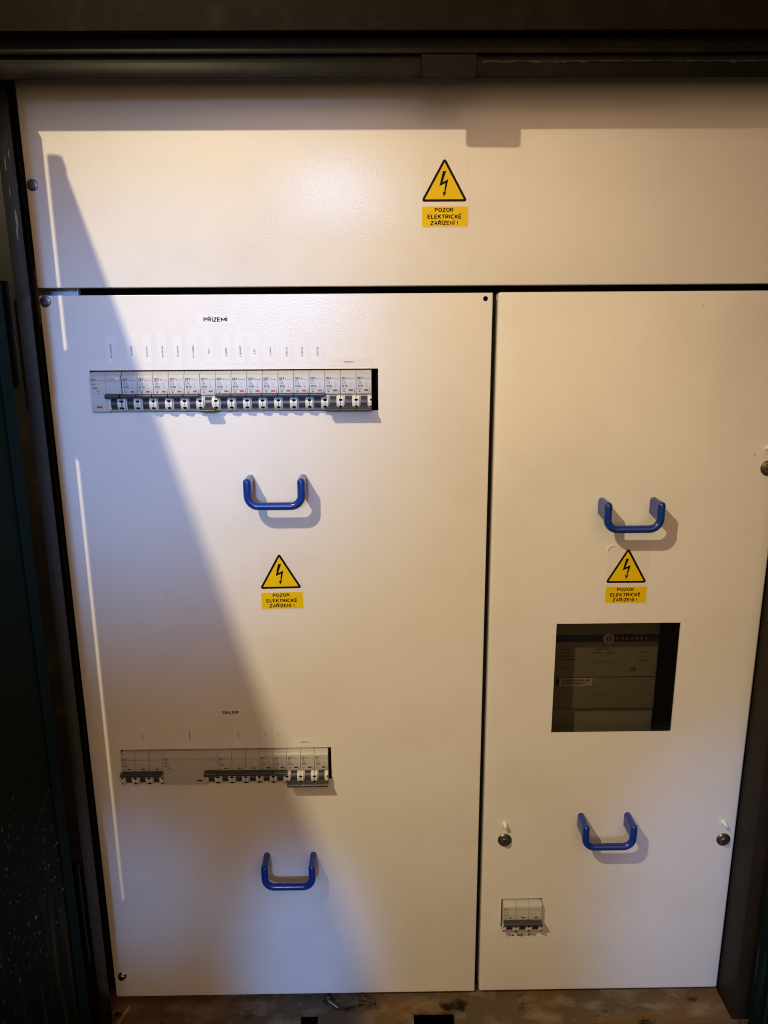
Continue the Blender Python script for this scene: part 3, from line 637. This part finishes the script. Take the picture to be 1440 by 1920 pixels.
ptx('kontrola', 0.6640, -0.5115, 0.018, 0.0018); g.poly([(0.6608-0.66, -0.4575+0.61), (0.6632-0.66, -0.4575+0.61), (0.6620-0.66, -0.4552+0.61)], -0.0006, BLACK)
g.build('printed_text', mt)

# ------------------------------------------------------------------ steel frame round the panels
LATCH = mat('black_worn_paint', (0.0022, 0.0022, 0.0027), 0.5, spec=0.05, bump=(200, 0.3, 0.002), vary=(330, (0.05, 0.045, 0.04), 0.68, 0.72))
fr = thing('steel_frame', 'dark glossy painted steel door frame round the white panels', 'frame')
g = MB(); g.box(-0.25, 1.10, -0.0560, -0.0525, 0.1990, 0.2149, FRAME, 0.0012)
g.build('top_lip', fr)
g = MB(); g.box(-0.25, 1.10, -0.0500, -0.0460, 0.2060, 0.2420, FRAME); g.box(-0.25, 1.10, -0.0560, -0.0502, 0.2206, 0.2262, FRAME, 0.0012); g.build('top_rail', fr)
g = MB(); g.box(-0.25, 1.10, -0.0690, -0.0505, 0.2365, 0.50, BOARD, 0.0012); g.box(-0.25, 1.10, -0.0455, 0.030, 0.302, 0.306, INSIDE); g.build('lintel_board', fr)
g = MB(); g.prism([(0.4150, 0.2149), (0.4150, 0.1965), (0.4172, 0.1942), (0.4655, 0.1937), (0.4680, 0.1958), (0.4680, 0.2149)], -0.0744, -0.0722, FRAME, 'y', 0.0006); g.build('latch_plate', fr)
g = MB(); g.box(0.4360, 0.4480, -0.0722, -0.0562, 0.2010, 0.2110, LATCH); g.build('latch_stud', fr)
WORN_GLINT = mat('worn_glint', (0.042, 0.033, 0.016), 0.5, spec=0.2, vary=(90, (0.008, 0.006, 0.004), 0.42, 0.58))  # bare worn edge; its pale glints are put into the colour
g = MB(); n = 90; V = []
for k in range(n+1):
    x = 0.475+0.40*k/n; V += [(x, -0.05615, 0.2140-abs(random.gauss(0, 0.0009))-0.0002), (x, -0.05615, 0.2143)]
g.add(V, [(2*k, 2*k+2, 2*k+3, 2*k+1) for k in range(n)], WORN_GLINT); g.build('worn_edge_glint', fr)
BROWN = mat('brown_jamb_paint', (0.020, 0.0145, 0.0095), 0.55, spec=0.1, bump=(60, 0.2, 0.002), vary=(14, (0.030, 0.018, 0.009), 0.45, 0.7))
def jamb(x, sgn, d0, d1, wide, mtl=None):
    g = MB(); a, b = sorted((x, x-sgn*wide)); g.box(a, b, -d1, -d0, -1.05, 0.1988, mtl or FRAME, 0.0012); g.build('jamb', fr)
jamb(0.0038, 1, 0.030, 0.0645, 0.050); jamb(0.8431, -1, -0.002, 0.046, 0.040, BROWN)
g = MB(); g.box(-0.020, -0.0145, -0.0300, 0.021, -1.05, 0.3010, FRAME); g.box(-0.10, -0.0205, -0.0505, -0.0302, 0.1992, 0.3010, HOLE_SHADE); g.build('jamb_recess', fr)
g = MB(); g.box(-0.30, -0.0465, -0.060, -0.0565, -1.05, 0.1985, HOLE_SHADE); g.box(0.884, 1.15, -0.042, -0.038, -1.05, 0.1985, HOLE_SHADE); g.build('side_plate', fr)  # flat black plates; the shade beside the jambs is in their colour
# chipped paint on the left jamb
CHIP = mat('bare_chip', (0.10, 0.10, 0.11), 0.18, 0.7)
for z, s in ((0.125, 0.006), (0.100, 0.004), (0.075, 0.009), (0.060, 0.006), (0.135, 0.004)):
    g = MB(); n = 8; y0 = -0.046+random.uniform(-0.008, 0.008)
    pts = [(0.00395, y0+0.35*s*(0.6+0.6*random.random())*math.cos(2*PI*k/n), z+1.3*s*(0.6+0.6*random.random())*math.sin(2*PI*k/n)) for k in range(n)]
    g.add(pts, [tuple(range(n))], CHIP); g.build('paint_chip', fr)

RUSTCHIP = mat('rust_patch', (0.10, 0.05, 0.022), 0.7, vary=(220, (0.05, 0.03, 0.018), 0.4, 0.6))
for z, s, y0 in ((-0.655, 0.008, -0.050), (-0.672, 0.005, -0.047), (-0.690, 0.009, -0.053), (-0.715, 0.005, -0.049)):
    g = MB(); n = 10
    pts = [(0.00395, y0+0.4*s*(0.5+0.7*random.random())*math.cos(2*PI*k/n), z+1.6*s*(0.5+0.7*random.random())*math.sin(2*PI*k/n)) for k in range(n)]
    g.add(pts, [tuple(range(n))], RUSTCHIP); g.build('rust_patch', fr)

# sill ledge with two cut notches
sl = MB(); ZS = -0.9495
def srect(x0, x1, y0, y1): sl.box(x0, x1, y0, y1, ZS-0.004, ZS, SILL)
srect(-0.02, 0.90, -0.0270, 0.020)
for a, b in ((-0.02, 0.2600), (0.2830, 0.4130), (0.4680, 0.90)): srect(a, b, -0.0450, -0.0272)
for a, b in ((-0.02, 0.2600), (0.2830, 0.4130), (0.4680, 0.90)): sl.box(a, b, -0.0480, -0.0452, ZS-0.05, ZS+0.0008, SILL, 0.0008)
tag(sl.build('sill'), kind='structure')
g = MB(); g.box(-0.3, 1.2, -0.30, 0.199, ZS-0.104, ZS-0.1, HOLE_SHADE); tag(g.build('floor'), kind='structure')  # black sheet; the darkness below the notches is in its colour

# ------------------------------------------------------------------ open doors
def door(name, hinge, ang, width, thick, side, z0, z1, label):
    t = thing(name, label, 'door', (hinge[0], hinge[1], 0), 'green steel cabinet doors'); t.rotation_euler = (0, 0, ang)
    a, b = sorted((0.0, -side*thick))
    g = MB(); g.box(a, b, -width, 0, z0, z1, DOOR, 0.0025, 3); g.build('leaf', t)
    e0, e1 = sorted((side*0.0003, side*0.0010))
    g = MB(); g.box(e0, e1, -0.020, -0.0012, z0, z1, COOL_EDGE if side > 0 else DOOR); g.build('edge_rim', t)
    return t
ld = door('cabinet_door', (0.0080, -0.1045), 0.0, 0.62, 0.0125, 1, -1.08, 0.2095, 'dark green steel door opened wide on the left, splashed with plaster')
ld.rotation_euler = (0, 0, -math.atan(0.108))
for za, zb in ((-0.093, 0.011), (-0.80, -0.655)):
    g = MB(); g.tube([(-0.0075, 0.012, za), (-0.0075, 0.012, za+0.0025), (-0.0075, 0.012, zb)], [0.006, 0.0082, 0.0082], LATCH, 14); g.build('hinge', ld)
rd = door('cabinet_door', (0.8560, -0.0620), 0.0, 0.34, 0.0125, -1, -1.08, 0.1960, 'dark green steel door at the right edge beside the narrow panel')
rd.rotation_euler = (0, 0, math.atan(0.30))

# ------------------------------------------------------------------ loose bolts on the sill
def loose_bolt(loc, rz, tilt, label, mtl):
    t = thing('loose_bolt', label, 'bolt', loc, 'loose bolts on the sill'); t.rotation_euler = (tilt, 0, rz)
    g = MB(); g.prism([(0.0048*math.cos(PI/3*k), 0.0048*math.sin(PI/3*k)+0.0044) for k in range(6)], -0.002, 0.002, mtl, 'y', 0.0004); g.lathe([(0.0058, -0.0022), (0.0058, -0.0030)], (0, 0, 0.0044), mtl, 18); g.build('head', t)
    g = MB(); pts = []; rr = []
    for i in range(30): pts.append((0, -0.002-i*0.0006, 0.0044)); rr.append(0.0026 if i % 2 else 0.0023)
    g.tube(pts, rr, mtl, 12); g.build('shank', t)
loose_bolt((0.2945, -0.0085, ZS), 0.95, 0.12, 'small grey bolt lying on the sill near the left notch', OLDBOLT)
loose_bolt((0.3430, -0.0060, ZS), 1.15, 0.05, 'brown rusty bolt lying on the sill against the left panel', RUST)
